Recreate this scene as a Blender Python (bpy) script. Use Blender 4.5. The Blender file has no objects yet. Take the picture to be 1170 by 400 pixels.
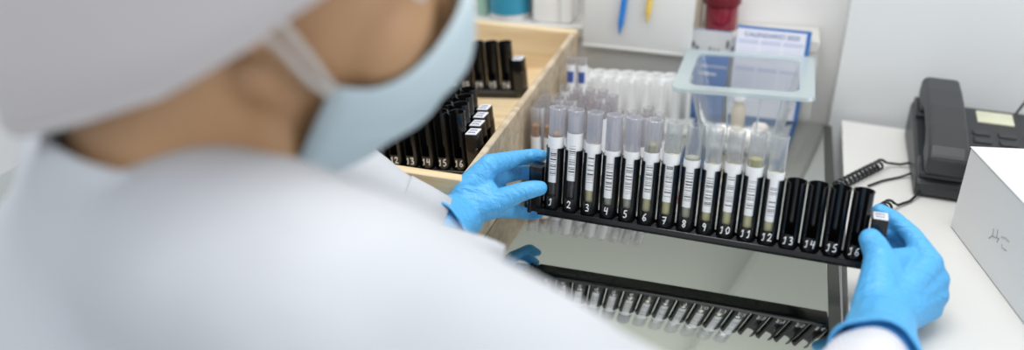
import bpy, bmesh, math, random
from mathutils import Vector, Matrix, Euler, noise
PI = math.pi
random.seed(7)
S = bpy.context.scene
COL = S.collection

# ------------------------------------------------------------------ camera
HC = 0.48421
W = Matrix(((0.95667146, -0.25476592, -0.14097533),
            (0.29074674, 0.86193101, 0.41538088),
            (0.01568612, -0.43837115, 0.89865716)))
FPX = 1020.0
cam_d = bpy.data.cameras.new('camera')
cam = bpy.data.objects.new('camera', cam_d)
COL.objects.link(cam)
cam_d.sensor_width = 36.0
cam_d.lens = 36.0 * FPX / 1170.0
cam_d.clip_start = 0.02
cam.matrix_world = Matrix.Translation((0, 0, HC)) @ (W @ Matrix(((1, 0, 0), (0, 0, -1), (0, 1, 0)))).to_4x4()
cam_d.dof.use_dof = True
cam_d.dof.focus_distance = 0.94
cam_d.dof.aperture_fstop = 1.85
S.camera = cam

# ------------------------------------------------------------------ light
world = bpy.data.worlds.new('room_light')
S.world = world
world.use_nodes = True
bg = world.node_tree.nodes['Background']
bg.inputs[0].default_value = (0.90, 0.95, 1.0, 1)
bg.inputs[1].default_value = 0.70

def area(name, loc, aim, sx, sy, power, color=(1, 1, 1)):
    d = bpy.data.lights.new(name, 'AREA')
    d.shape = 'RECTANGLE'
    d.size = sx
    d.size_y = sy
    d.energy = power
    d.color = color
    o = bpy.data.objects.new(name, d)
    COL.objects.link(o)
    o.location = loc
    o.rotation_euler = (Vector(aim) - Vector(loc)).to_track_quat('-Z', 'Y').to_euler()
    return o

area('ceiling_lamp', (-0.1, 0.75, 1.75), (-0.1, 0.75, 0), 1.3, 0.5, 21, (1, 0.985, 0.96))
area('ceiling_lamp', (-0.3, -0.6, 1.75), (-0.3, -0.5, 0), 1.5, 0.6, 8, (0.95, 0.98, 1.0))
area('right_fill_light', (2.3, 0.0, 0.9), (0, 0.7, 0.1), 1.2, 1.2, 18, (0.96, 0.98, 1.0))  # fill light added from the right; no window stands there

try:
    S.cycles.transparent_max_bounces = 32
except Exception:
    pass
S.view_settings.view_transform = 'Standard'
S.view_settings.look = 'None'
S.view_settings.gamma = 1.0
S.view_settings.use_curve_mapping = False
S.view_settings.exposure = 0.06

# ------------------------------------------------------------------ materials
def newmat(name):
    m = bpy.data.materials.new(name)
    m.use_nodes = True
    return m, m.node_tree.nodes, m.node_tree.links

def mat(name, col, rough=0.5, metal=0.0, bump=0.0, bscale=200.0, var=0.0, vscale=8.0, sheen=0.0, sss=0.0, coat=0.0, spec=None):
    m, N, L = newmat(name)
    b = N['Principled BSDF']
    b.inputs['Base Color'].default_value = (*col, 1)
    b.inputs['Roughness'].default_value = rough
    b.inputs['Metallic'].default_value = metal
    if coat: b.inputs['Coat Weight'].default_value = coat
    if sheen: b.inputs['Sheen Weight'].default_value = sheen
    if spec is not None: b.inputs['Specular IOR Level'].default_value = spec
    if sss:
        b.inputs['Subsurface Weight'].default_value = sss
        b.inputs['Subsurface Radius'].default_value = (0.012, 0.005, 0.003)
        b.inputs['Subsurface Scale'].default_value = 0.5
    tc = N.new('ShaderNodeTexCoord')
    if bump:
        n = N.new('ShaderNodeTexNoise')
        n.inputs['Scale'].default_value = bscale
        n.inputs['Detail'].default_value = 4
        L.new(tc.outputs['Object'], n.inputs['Vector'])
        bp = N.new('ShaderNodeBump')
        bp.inputs['Strength'].default_value = bump
        bp.inputs['Distance'].default_value = 0.002
        L.new(n.outputs['Fac'], bp.inputs['Height'])
        L.new(bp.outputs['Normal'], b.inputs['Normal'])
    if var:
        n = N.new('ShaderNodeTexNoise')
        n.inputs['Scale'].default_value = vscale
        n.inputs['Detail'].default_value = 5
        L.new(tc.outputs['Object'], n.inputs['Vector'])
        mx = N.new('ShaderNodeMix')
        mx.data_type = 'RGBA'
        mx.inputs[6].default_value = (*[c * (1 - var) for c in col], 1)
        mx.inputs[7].default_value = (*[min(1, c * (1 + var)) for c in col], 1)
        L.new(n.outputs['Fac'], mx.inputs[0])
        L.new(mx.outputs[2], b.inputs['Base Color'])
    return m

def clearmat(name, tint=(0.95, 0.96, 0.97), milky=0.08, milk_col=(0.85, 0.87, 0.9), gloss=0.06, edge=0.45, lower=None):
    """thin clear plastic: see-through facing, denser and glossier at the edges"""
    m, N, L = newmat(name)
    N.remove(N['Principled BSDF'])
    out = N['Material Output']
    tr = N.new('ShaderNodeBsdfTransparent')
    tr.inputs[0].default_value = (*tint, 1)
    gl = N.new('ShaderNodeBsdfGlossy')
    gl.inputs['Roughness'].default_value = 0.08
    df = N.new('ShaderNodeBsdfDiffuse')
    df.inputs[0].default_value = (*milk_col, 1)
    tl = N.new('ShaderNodeBsdfTranslucent')
    tl.inputs[0].default_value = (*milk_col, 1)
    m0 = N.new('ShaderNodeMixShader')
    L.new(df.outputs[0], m0.inputs[1]); L.new(tl.outputs[0], m0.inputs[2])
    m0.inputs[0].default_value = 0.5
    lw = N.new('ShaderNodeLayerWeight')
    lw.inputs[0].default_value = 0.25
    mr = N.new('ShaderNodeMapRange')
    mr.inputs['To Min'].default_value = milky
    mr.inputs['To Max'].default_value = edge
    L.new(lw.outputs['Facing'], mr.inputs['Value'])
    fac = mr.outputs[0]
    if lower:                                            # frosting only on the upper part of the tube
        tc = N.new('ShaderNodeTexCoord')
        sp = N.new('ShaderNodeSeparateXYZ')
        L.new(tc.outputs['Object'], sp.inputs[0])
        fd = N.new('ShaderNodeMapRange')
        fd.inputs['From Min'].default_value = lower - 0.006
        fd.inputs['From Max'].default_value = lower
        fd.inputs['To Min'].default_value = 0.12
        L.new(sp.outputs['Z'], fd.inputs['Value'])
        mu = N.new('ShaderNodeMath'); mu.operation = 'MULTIPLY'
        L.new(fac, mu.inputs[0]); L.new(fd.outputs[0], mu.inputs[1])
        fac = mu.outputs[0]
    m1 = N.new('ShaderNodeMixShader')
    L.new(fac, m1.inputs[0])
    L.new(tr.outputs[0], m1.inputs[1]); L.new(m0.outputs[0], m1.inputs[2])
    mr2 = N.new('ShaderNodeMapRange')
    mr2.inputs['To Min'].default_value = gloss
    mr2.inputs['To Max'].default_value = 0.4
    L.new(lw.outputs['Fresnel'], mr2.inputs['Value'])
    m2 = N.new('ShaderNodeMixShader')
    L.new(mr2.outputs[0], m2.inputs[0])
    L.new(m1.outputs[0], m2.inputs[1]); L.new(gl.outputs[0], m2.inputs[2])
    L.new(m2.outputs[0], out.inputs[0])
    return m

def woodmat(name, col, dark):
    m, N, L = newmat(name)
    b = N['Principled BSDF']
    b.inputs['Roughness'].default_value = 0.55
    tc = N.new('ShaderNodeTexCoord')
    mp = N.new('ShaderNodeMapping')
    mp.inputs['Scale'].default_value = (2.5, 26, 26)
    L.new(tc.outputs['Object'], mp.inputs[0])
    n = N.new('ShaderNodeTexNoise')
    n.inputs['Scale'].default_value = 3.0
    n.inputs['Detail'].default_value = 6
    n.inputs['Distortion'].default_value = 0.6
    L.new(mp.outputs[0], n.inputs['Vector'])
    r = N.new('ShaderNodeValToRGB')
    r.color_ramp.elements[0].position = 0.30
    r.color_ramp.elements[0].color = (*dark, 1)
    r.color_ramp.elements[1].position = 0.62
    r.color_ramp.elements[1].color = (*col, 1)
    L.new(n.outputs['Fac'], r.inputs[0])
    L.new(r.outputs[0], b.inputs['Base Color'])
    return m

def barcodemat(name, z0, z1, seed):
    """white printed label, bars across the tube between z0 and z1 of the part"""
    m, N, L = newmat(name)
    b = N['Principled BSDF']
    b.inputs['Roughness'].default_value = 0.45
    tc = N.new('ShaderNodeTexCoord')
    sp = N.new('ShaderNodeSeparateXYZ')
    L.new(tc.outputs['Object'], sp.inputs[0])
    n = N.new('ShaderNodeTexNoise')
    n.noise_dimensions = '1D'
    n.inputs['Scale'].default_value = 640
    n.inputs['Detail'].default_value = 1.0
    ad = N.new('ShaderNodeMath'); ad.operation = 'ADD'
    ad.inputs[1].default_value = seed * 1.37
    L.new(sp.outputs['Z'], ad.inputs[0])
    L.new(ad.outputs[0], n.inputs['W'])
    gt = N.new('ShaderNodeMath'); gt.operation = 'GREATER_THAN'
    gt.inputs[1].default_value = 0.55
    L.new(n.outputs['Fac'], gt.inputs[0])
    def cmp(op, sock, v):
        c = N.new('ShaderNodeMath'); c.operation = op
        L.new(sock, c.inputs[0]); c.inputs[1].default_value = v
        return c.outputs[0]
    def mul(a, c):
        q = N.new('ShaderNodeMath'); q.operation = 'MULTIPLY'
        L.new(a, q.inputs[0]); L.new(c, q.inputs[1])
        return q.outputs[0]
    f = mul(gt.outputs[0], cmp('GREATER_THAN', sp.outputs['Z'], z0))
    f = mul(f, cmp('LESS_THAN', sp.outputs['Z'], z1))
    f = mul(f, cmp('GREATER_THAN', sp.outputs['X'], -0.0030))
    f = mul(f, cmp('LESS_THAN', sp.outputs['X'], 0.0034))
    mx = N.new('ShaderNodeMix'); mx.data_type = 'RGBA'
    mx.inputs[6].default_value = (0.90, 0.90, 0.91, 1)
    mx.inputs[7].default_value = (0.03, 0.03, 0.035, 1)
    L.new(f, mx.inputs[0])
    L.new(mx.outputs[2], b.inputs['Base Color'])
    return m

M = {}
M['wall'] = mat('wall_paint', (0.80, 0.79, 0.775), 0.75, var=0.015, vscale=2)
M['pier'] = mat('pier_paint', (0.72, 0.735, 0.735), 0.7, var=0.015, vscale=2)
M['floor'] = mat('floor_vinyl', (0.45, 0.46, 0.46), 0.5, var=0.05)
M['steel'] = mat('brushed_steel', (0.56, 0.575, 0.545), 0.05, 1.0, var=0.02, vscale=3)
M['ledge'] = mat('grey_laminate', (0.58, 0.565, 0.535), 0.45, var=0.03)
M['band'] = mat('grey_green_reflected_panel', (0.39, 0.41, 0.365), 0.6, var=0.03, vscale=3)  # for the added, unseen panels that the worktop reflects
M['gapshade'] = mat('gap_shade', (0.035, 0.036, 0.03), 0.45)  # shade of the gap beside the desk, put into a colour
M['desk'] = mat('white_laminate', (0.71, 0.70, 0.675), 0.35)
M['frame'] = mat('painted_steel', (0.55, 0.56, 0.57), 0.4, 0.6)
M['black'] = mat('black_plastic', (0.006, 0.006, 0.007), 0.16, spec=0.6)
M['blackmatte'] = mat('black_plastic_matte', (0.012, 0.012, 0.013), 0.35)
M['whitemark'] = mat('white_paint_marker', (0.9, 0.9, 0.9), 0.5)
M['paper'] = mat('white_label_paper', (0.83, 0.83, 0.85), 0.5)
M['ink'] = mat('blue_ink', (0.05, 0.10, 0.35), 0.5)
M['pencil'] = mat('grey_pencil', (0.36, 0.36, 0.36), 0.7)
M['whiteplastic'] = mat('white_plastic', (0.92, 0.92, 0.915), 0.4)
M['tube'] = clearmat('clear_tube_plastic', (0.96, 0.965, 0.97), 0.10, (0.85, 0.86, 0.88), 0.05, 0.50, 0.055)
M['tube_milky'] = clearmat('frosted_tube_plastic', (0.95, 0.95, 0.965), 0.26, (0.80, 0.80, 0.86), 0.06, 0.60, 0.055)
M['tube_bg'] = clearmat('thin_tube_plastic', (0.975, 0.97, 0.975), 0.10, (0.82, 0.79, 0.83), 0.07, 0.45)
M['acrylic'] = clearmat('clear_acrylic', (0.95, 0.95, 0.95), 0.07, (0.8, 0.8, 0.8), 0.08, 0.35)
M['tub'] = clearmat('tub_plastic', (0.99, 0.992, 0.993), 0.02, (0.9, 0.93, 0.94), 0.025, 0.32)
M['tubrim'] = clearmat('milky_rim_plastic', (0.90, 0.94, 0.95), 0.50, (0.82, 0.90, 0.92), 0.06, 0.72)
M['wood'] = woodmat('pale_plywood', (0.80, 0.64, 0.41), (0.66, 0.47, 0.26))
M['woodside'] = woodmat('shaded_plywood', (0.62, 0.51, 0.37), (0.40, 0.31, 0.21))  # shade on the box's right outer side put into the wood colour
M['liq_yellow'] = mat('yellow_gel', (0.84, 0.78, 0.42), 0.3)
M['liq_olive'] = mat('olive_gel', (0.50, 0.46, 0.15), 0.25)
M['liq_grey'] = mat('grey_gel', (0.60, 0.60, 0.46), 0.3)
M['liq_brown'] = mat('amber_serum', (0.50, 0.24, 0.07), 0.25)
M['liq_dark'] = mat('dark_blood', (0.012, 0.006, 0.006), 0.3)
M['liq_pink'] = mat('pinkish_serum', (0.55, 0.38, 0.33), 0.3)
M['liq_orange'] = mat('orange_serum', (0.72, 0.46, 0.15), 0.3)
M['label_violet'] = mat('violet_print_label', (0.72, 0.69, 0.76), 0.5, var=0.25, vscale=160)
M['capviolet'] = mat('violet_print', (0.20, 0.17, 0.45), 0.5)
M['blueprint'] = mat('blue_print', (0.04, 0.16, 0.45), 0.45)
M['bluecard'] = mat('blue_card', (0.12, 0.23, 0.52), 0.45)
M['palecard'] = mat('pale_card', (0.80, 0.80, 0.88), 0.45)
M['lavender'] = mat('lavender_print', (0.60, 0.62, 0.78), 0.5)
M['greycard'] = mat('grey_photo_print', (0.55, 0.55, 0.55), 0.45, var=0.12, vscale=40)
M['phone'] = mat('charcoal_plastic', (0.030, 0.033, 0.036), 0.42)
M['phone_lite'] = mat('charcoal_plastic_worn', (0.038, 0.040, 0.043), 0.5)
M['lcd'] = mat('pale_display', (0.62, 0.62, 0.47), 0.3, var=0.15, vscale=60)
M['cord'] = mat('cord_plastic', (0.022, 0.023, 0.025), 0.4)
M['carton'] = mat('white_carton', (0.72, 0.72, 0.72), 0.6)
M['teal'] = mat('teal_label', (0.03, 0.27, 0.42), 0.45)
M['redglass'] = mat('red_glass', (0.26, 0.012, 0.03), 0.12, coat=0.5)
M['redlid'] = mat('dark_red_lid', (0.16, 0.006, 0.015), 0.3)
M['beige'] = mat('beige_plastic', (0.60, 0.53, 0.42), 0.5)
M['green'] = mat('pale_green_plastic', (0.35, 0.55, 0.45), 0.4)
M['penblue'] = mat('pen_blue', (0.02, 0.22, 0.68), 0.35)
M['penyellow'] = mat('pen_yellow', (0.85, 0.60, 0.12), 0.4)
M['pengrey'] = mat('pen_grey', (0.45, 0.45, 0.43), 0.35)
M['skin'] = mat('skin', (0.47, 0.27, 0.14), 0.55, sss=0.15, var=0.08, vscale=14)
M['coat'] = mat('white_coat_cotton', (0.535, 0.55, 0.585), 0.85, bump=0.15, bscale=900)
M['cap'] = mat('grey_white_cap', (0.56, 0.53, 0.53), 0.85, bump=0.2, bscale=300)
M['mask'] = mat('pale_blue_mask', (0.52, 0.63, 0.68), 0.8, bump=0.1, bscale=600)
M['loop'] = mat('ear_loop_elastic', (0.52, 0.48, 0.45), 0.8)
M['trousers'] = mat('white_trousers', (0.65, 0.66, 0.68), 0.85)
M['shoe'] = mat('white_shoe', (0.6, 0.6, 0.6), 0.6)
M['eye'] = mat('eye_white', (0.7, 0.68, 0.65), 0.25)
M['cotton'] = mat('cotton', (0.80, 0.74, 0.72), 0.9, bump=0.4, bscale=300)
M['stoolseat'] = mat('stool_vinyl', (0.10, 0.10, 0.11), 0.5)

# nitrile glove with fine creases
def glovemat():
    m, N, L = newmat('blue_nitrile')
    b = N['Principled BSDF']
    b.inputs['Base Color'].default_value = (0.10, 0.43, 0.80, 1)
    b.inputs['Roughness'].default_value = 0.42
    b.inputs['Specular IOR Level'].default_value = 0.4
    tc = N.new('ShaderNodeTexCoord')
    mp = N.new('ShaderNodeMapping')
    mp.inputs['Rotation'].default_value = (0.5, 0.7, 0.9)
    mp.inputs['Scale'].default_value = (1.0, 2.6, 1.0)
    L.new(tc.outputs['Object'], mp.inputs[0])
    n = N.new('ShaderNodeTexNoise')
    n.inputs['Scale'].default_value = 55
    n.inputs['Detail'].default_value = 3
    n.inputs['Distortion'].default_value = 1.4
    L.new(mp.outputs[0], n.inputs['Vector'])
    bp = N.new('ShaderNodeBump')
    bp.inputs['Strength'].default_value = 0.6
    bp.inputs['Distance'].default_value = 0.0045
    L.new(n.outputs['Fac'], bp.inputs['Height'])
    L.new(bp.outputs['Normal'], b.inputs['Normal'])
    return m
M['glove'] = glovemat()

# striped cotton of the cuff
def cuffmat():
    m, N, L = newmat('fine_striped_cuff')
    b = N['Principled BSDF']
    b.inputs['Roughness'].default_value = 0.85
    tc = N.new('ShaderNodeTexCoord')
    w = N.new('ShaderNodeTexWave')
    w.inputs['Scale'].default_value = 90
    w.inputs['Distortion'].default_value = 1.0
    L.new(tc.outputs['Object'], w.inputs['Vector'])
    mx = N.new('ShaderNodeMix'); mx.data_type = 'RGBA'
    mx.inputs[6].default_value = (0.62, 0.64, 0.74, 1)
    mx.inputs[7].default_value = (0.76, 0.75, 0.76, 1)
    L.new(w.outputs['Fac'], mx.inputs[0])
    L.new(mx.outputs[2], b.inputs['Base Color'])
    return m
M['cuff'] = cuffmat()

# ------------------------------------------------------------------ mesh helpers
class MB:
    """collects shapes, then becomes ONE mesh object"""
    def __init__(self): self.v = []; self.f = []
    def add(self, vs, fs, mt=None):
        o = len(self.v)
        self.v += [tuple(mt @ Vector(p)) if mt else tuple(p) for p in vs]
        self.f += [tuple(i + o for i in q) for q in fs]
        return self
    def box(self, x0, x1, y0, y1, z0, z1, mt=None):
        v = [(x, y, z) for x in (x0, x1) for y in (y0, y1) for z in (z0, z1)]
        f = [(0, 1, 3, 2), (4, 6, 7, 5), (0, 4, 5, 1), (2, 3, 7, 6), (0, 2, 6, 4), (1, 5, 7, 3)]
        return self.add(v, f, mt)
    def rbox(self, x0, x1, y0, y1, z0, z1, b=0.003, seg=2, mt=None):
        bm = bmesh.new()
        bmesh.ops.create_cube(bm, size=1)
        for q in bm.verts:
            q.co = Vector(((x0 + x1) / 2 + q.co.x * (x1 - x0), (y0 + y1) / 2 + q.co.y * (y1 - y0), (z0 + z1) / 2 + q.co.z * (z1 - z0)))
        bmesh.ops.bevel(bm, geom=bm.edges[:], offset=b, segments=seg, affect='EDGES', profile=0.5)
        bm.verts.index_update()
        self.add([q.co[:] for q in bm.verts], [[q.index for q in f.verts] for f in bm.faces], mt)
        bm.free()
        return self
    def prism(self, poly, z0, z1, mt=None):
        n = len(poly)
        v = [(x, y, z0) for x, y in poly] + [(x, y, z1) for x, y in poly]
        f = [tuple(range(n))[::-1], tuple(range(n, 2 * n))] + [(i, (i + 1) % n, n + (i + 1) % n, n + i) for i in range(n)]
        return self.add(v, f, mt)
    def lathe(self, prof, n=24, mt=None, closed=False):
        """profile of (r, z); r == 0 closes at a pole"""
        vs = []; rows = []
        for r, z in prof:
            if r < 1e-7:
                rows.append([len(vs)]); vs.append((0, 0, z))
            else:
                rows.append(list(range(len(vs), len(vs) + n)))
                vs += [(r * math.cos(2 * PI * i / n), r * math.sin(2 * PI * i / n), z) for i in range(n)]
        fs = []
        pairs = list(zip(rows, rows[1:])) + ([(rows[-1], rows[0])] if closed else [])
        for a, b in pairs:
            for i in range(n):
                j = (i + 1) % n
                if len(a) == 1 and len(b) == 1: continue
                if len(a) == 1: fs.append((a[0], b[j], b[i]))
                elif len(b) == 1: fs.append((a[i], a[j], b[0]))
                else: fs.append((a[i], a[j], b[j], b[i]))
        return self.add(vs, fs, mt)
    def tube(self, pts, r, n=8, closed=False):
        pts = [Vector(p) for p in pts]
        m = len(pts)
        rs = r if isinstance(r, (list, tuple)) else [r] * m
        vs = []; fs = []
        up = None
        for i in range(m):
            a = pts[i - 1] if (i > 0 or closed) else pts[i]
            b = pts[(i + 1) % m] if (i < m - 1 or closed) else pts[i]
            t = (b - a).normalized()
            if up is None:
                up = Vector((0, 0, 1)) if abs(t.z) < 0.9 else Vector((1, 0, 0))
            u = (up - t * up.dot(t))
            if u.length < 1e-6: u = t.orthogonal()
            u.normalize(); w = t.cross(u); up = u
            vs += [tuple(pts[i] + rs[i] * (math.cos(2 * PI * k / n) * u + math.sin(2 * PI * k / n) * w)) for k in range(n)]
        R = m if closed else m - 1
        for i in range(R):
            for k in range(n):
                a = i * n + k; b = i * n + (k + 1) % n
                c = ((i + 1) % m) * n + (k + 1) % n; d = ((i + 1) % m) * n + k
                fs.append((a, b, c, d))
        if not closed:
            fs.append(tuple(range(n))[::-1]); fs.append(tuple(range((m - 1) * n, m * n)))
        return self.add(vs, fs)
    def ball(self, c, r, n=16, m=10, rot=None):
        r = r if isinstance(r, (list, tuple)) else (r, r, r)
        prof = [(math.sin(PI * i / m), -math.cos(PI * i / m)) for i in range(m + 1)]
        prof[0] = (0, -1); prof[-1] = (0, 1)
        mt = Matrix.Translation(c) @ (rot.to_4x4() if rot else Matrix.Identity(4)) @ Matrix.Diagonal((r[0], r[1], r[2], 1))
        return self.lathe(prof, n, mt)
    def cone(self, p0, r0, p1, r1, n=16):
        """capsule with two radii"""
        p0 = Vector(p0); p1 = Vector(p1)
        d = p1 - p0; L = d.length
        if L < 1e-6: return self.ball(p0, r0, n)
        q = d.to_track_quat('Z', 'Y').to_matrix().to_4x4()
        prof = [(0, -r0)] + [(r0 * math.sin(PI / 2 * i / 5), -r0 * math.cos(PI / 2 * i / 5)) for i in range(1, 6)]
        prof += [(r1 * math.cos(PI / 2 * i / 5), L + r1 * math.sin(PI / 2 * i / 5)) for i in range(0, 5)] + [(0, L + r1)]
        return self.lathe(prof, n, Matrix.Translation(p0) @ q)
    def mesh(self, name, m, smooth=True, ang=38):
        me = bpy.data.meshes.new(name)
        me.from_pydata(self.v, [], self.f)
        bm = bmesh.new(); bm.from_mesh(me)
        bmesh.ops.recalc_face_normals(bm, faces=bm.faces[:])
        bm.to_mesh(me); bm.free()
        me.materials.append(m)
        if smooth:
            me.polygons.foreach_set('use_smooth', [True] * len(me.polygons))
            me.set_sharp_from_angle(angle=math.radians(ang))
        me.update()
        return me
    def build(self, name, m, parent=None, smooth=True, ang=38):
        return link(name, self.mesh(name, m, smooth, ang), parent)

def link(name, me, parent=None):
    o = bpy.data.objects.new(name, me)
    COL.objects.link(o)
    if parent: o.parent = parent
    return o

def tag(o, label=None, cat=None, group=None, kind=None):
    if label: o['label'] = label
    if cat: o['category'] = cat
    if group: o['group'] = group
    if kind: o['kind'] = kind
    return o

def empty(name, loc=(0, 0, 0), rot=None):
    o = bpy.data.objects.new(name, None)
    o.empty_display_size = 0.03
    COL.objects.link(o)
    if rot is not None:
        o.matrix_world = Matrix.Translation(loc) @ (rot.to_4x4() if isinstance(rot, Matrix) else Euler(rot).to_matrix().to_4x4())
    else:
        o.location = loc
    return o

def copy_tree(o, parent=None):
    c = o.copy()
    COL.objects.link(c)
    if parent: c.parent = parent
    for ch in list(o.children):
        copy_tree(ch, c)
    return c

def voxel(mb, name, m, parent, vox, smooth=4, sub=0):
    """melts overlapping shapes into one continuous surface"""
    o = mb.build(name, m, parent, smooth=True)
    r = o.modifiers.new('melt', 'REMESH'); r.mode = 'VOXEL'; r.voxel_size = vox; r.use_smooth_shade = True
    s = o.modifiers.new('soften', 'SMOOTH'); s.iterations = smooth; s.factor = 0.5
    bpy.context.view_layer.update()
    dg = bpy.context.evaluated_depsgraph_get()
    me = bpy.data.meshes.new_from_object(o.evaluated_get(dg))
    o.modifiers.clear()
    old = o.data
    o.data = me
    bpy.data.meshes.remove(old)
    me.name = name
    if not me.materials: me.materials.append(m)
    me.polygons.foreach_set('use_smooth', [True] * len(me.polygons))
    return o

# ------------------------------------------------------------------ setting
def struct(name, mb, m):
    return tag(mb.build(name, m, smooth=False), kind='structure')

FLOOR = -0.80
struct('floor', MB().box(-1.6, 1.6, -1.2, 1.6, FLOOR - 0.05, FLOOR), M['floor'])
struct('wall_back', MB().box(-1.6, 0.10, 1.334, 1.55, FLOOR, 1.5), M['wall'])
struct('wall_right', MB().box(0.10, 1.6, 1.288, 1.55, FLOOR, 1.5), M['pier'])

# the worktop slopes a little down to the left
TILT = math.radians(2.4)
Q = Matrix.Translation((0.09, 0, 0)) @ Matrix.Rotation(-TILT, 4, 'Y') @ Matrix.Translation((-0.09, 0, 0))
def tz(x): return (x - 0.09) * math.tan(TILT)
def on_top(o):
    """stands an object on the sloping worktop"""
    o.matrix_world = Q @ (Matrix.Translation(o.location) @ o.rotation_euler.to_matrix().to_4x4())
    return o
# steel worktop
t = tag(empty('steel_worktop', (-0.35, 0.96, FLOOR)), 'polished grey steel worktop mirroring the held black rack', 'worktop')
def off(e): return Matrix.Translation(-Vector(e.location))
top = MB().rbox(-0.95, 0.0905, 0.662, 1.258, -0.03, 0.0, 0.002, 2, off(t) @ Q).build('top', M['steel'], t)
MB().box(0.0910, 0.1020, 0.655, 1.258, -0.032, -0.0035, off(t)).build('gap_shade_strip', M['gapshade'], t, smooth=False)  # dark strip stands for the shadow gap between worktop and desk
tag(t.children[-1], 'dark strip painted as the shaded gap')
for x, y in ((-0.92, 0.70), (0.06, 0.70), (-0.92, 1.22), (0.06, 1.22)):
    MB().rbox(x - 0.02, x + 0.02, y - 0.02, y + 0.02, FLOOR, tz(x) - 0.028, 0.004, 1, off(t)).build('leg', M['frame'], t)
MB().box(-0.9, 0.06, 1.21, 1.23, -0.10, -0.029, off(t) @ Q).build('apron', M['frame'], t, smooth=False)

# raised ledge behind the worktop
t = tag(empty('back_ledge', (-0.4, 1.35, FLOOR)), 'raised grey ledge running along the wall behind the steel worktop', 'ledge')
MB().rbox(-1.2, 0.072, 1.262, 1.332, 0.10, 0.118, 0.002, 1, off(t) @ Q).build('ledge_top', M['ledge'], t)
MB().box(-1.2, 0.072, 1.264, 1.276, FLOOR + 0.06, 0.10, off(t) @ Q).build('front_panel', M['ledge'], t, smooth=False)
MB().box(0.060, 0.072, 1.276, 1.332, FLOOR + 0.06, 0.10, off(t) @ Q).build('end_panel', M['ledge'], t, smooth=False)
MB().box(-1.2, -1.188, 1.276, 1.332, FLOOR + 0.06, 0.10, off(t) @ Q).build('end_panel', M['ledge'], t, smooth=False)

# grey-green panels added out of view to give the worktop an even grey reflection
struct('reflected_panel_1', MB().box(-1.6, 0.10, 1.330, 1.334, 0.255, 1.5), M['band'])
struct('reflected_panel_2', MB().box(0.10, 1.6, 1.284, 1.288, 0.255, 1.5), M['band'])

# white desk on the right
t = tag(empty('white_desk', (0.5, 0.8, FLOOR)), 'plain white desk top carrying the black telephone and the white carton', 'desk')
MB().prism([(0.1035, 0.42), (0.95, 0.42), (0.95, 1.20), (0.212, 1.268), (0.1155, 1.276)], -0.028, 0.0, off(t)).build('desk_top', M['desk'], t, smooth=False)
for x, y in ((0.14, 0.46), (0.9, 0.46), (0.16, 1.22), (0.9, 1.15)):
    MB().rbox(x - 0.02, x + 0.02, y - 0.02, y + 0.02, FLOOR, -0.028, 0.004, 1, off(t)).build('leg', M['desk'], t)

# ------------------------------------------------------------------ test tube racks
PITCH = 0.02
def xi(i): return (i - 8.5) * PITCH          # slot 1..16
RO, RI, HH = 0.0094, 0.0084, 0.0685
ZS = 0.0165

def holder_mesh(m, name='holder'):
    b = MB()
    # lower cup, full round
    b.lathe([(0, 0.0), (RO * 0.93, 0.0), (RO, 0.002), (RO, ZS), (RI, ZS), (RI, 0.0022), (0, 0.0022)], 28)
    # upper shell, open slot at the front (-y)
    a0, a1, n = math.radians(-90 + 30), math.radians(270 - 30), 30
    vs = []
    for k in range(n + 1):
        a = a0 + (a1 - a0) * k / n
        c, s = math.cos(a), math.sin(a)
        vs += [(RO * c, RO * s, ZS), (RO * c, RO * s, HH), (RI * c, RI * s, HH), (RI * c, RI * s, ZS)]
    fs = []
    for k in range(n):
        o = 4 * k
        for e in range(4):
            fs.append((o + e, o + (e + 1) % 4, o + 4 + (e + 1) % 4, o + 4 + e))
    fs.append((0, 1, 2, 3)); fs.append(tuple(4 * n + e for e in (3, 2, 1, 0)))
    b.add(vs, fs)
    # thin beaded rim either side of the slot
    ring = [(RO * math.cos(a0 + (a1 - a0) * k / n), RO * math.sin(a0 + (a1 - a0) * k / n), HH) for k in range(n + 1)]
    b.tube(ring, 0.00055, 6)
    return b.mesh(name, m)

DIG = {
    '1': [[(0.25, 0.72), (0.62, 1.0), (0.50, 0.08), (0.15, 0.0)]],
    '2': [[(0.1, 0.75), (0.35, 1.0), (0.75, 0.88), (0.6, 0.5), (0.1, 0.05), (0.4, 0.12), (0.9, 0.02)]],
    '3': [[(0.1, 0.92), (0.6, 1.0), (0.7, 0.75), (0.3, 0.55), (0.75, 0.42), (0.65, 0.05), (0.1, 0.06)]],
    '4': [[(0.25, 1.0), (0.08, 0.48), (0.85, 0.5)], [(0.75, 0.95), (0.6, 0.0)]],
    '5': [[(0.85, 1.0), (0.3, 0.95), (0.2, 0.58), (0.65, 0.55), (0.75, 0.2), (0.4, 0.0), (0.05, 0.1)]],
    '6': [[(0.75, 1.0), (0.3, 0.7), (0.1, 0.25), (0.4, 0.0), (0.8, 0.2), (0.6, 0.48), (0.15, 0.35)]],
    '7': [[(0.1, 0.92), (0.85, 0.98), (0.4, 0.0)], [(0.2, 0.48), (0.8, 0.52)]],
    '8': [[(0.75, 0.85), (0.4, 1.0), (0.15, 0.78), (0.75, 0.3), (0.45, 0.0), (0.12, 0.25), (0.7, 0.62), (0.75, 0.85)]],
    '9': [[(0.75, 0.85), (0.4, 1.0), (0.15, 0.7), (0.45, 0.5), (0.78, 0.8), (0.55, 0.0)]],
    '0': [[(0.5, 1.0), (0.12, 0.6), (0.3, 0.02), (0.75, 0.25), (0.8, 0.8), (0.5, 1.0)]],
}
def refine(pl, k=4):
    out = []
    for a, b in zip(pl, pl[1:]):
        out += [(a[0] + (b[0] - a[0]) * i / k, a[1] + (b[1] - a[1]) * i / k) for i in range(k)]
    return out + [pl[-1]]

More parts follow.
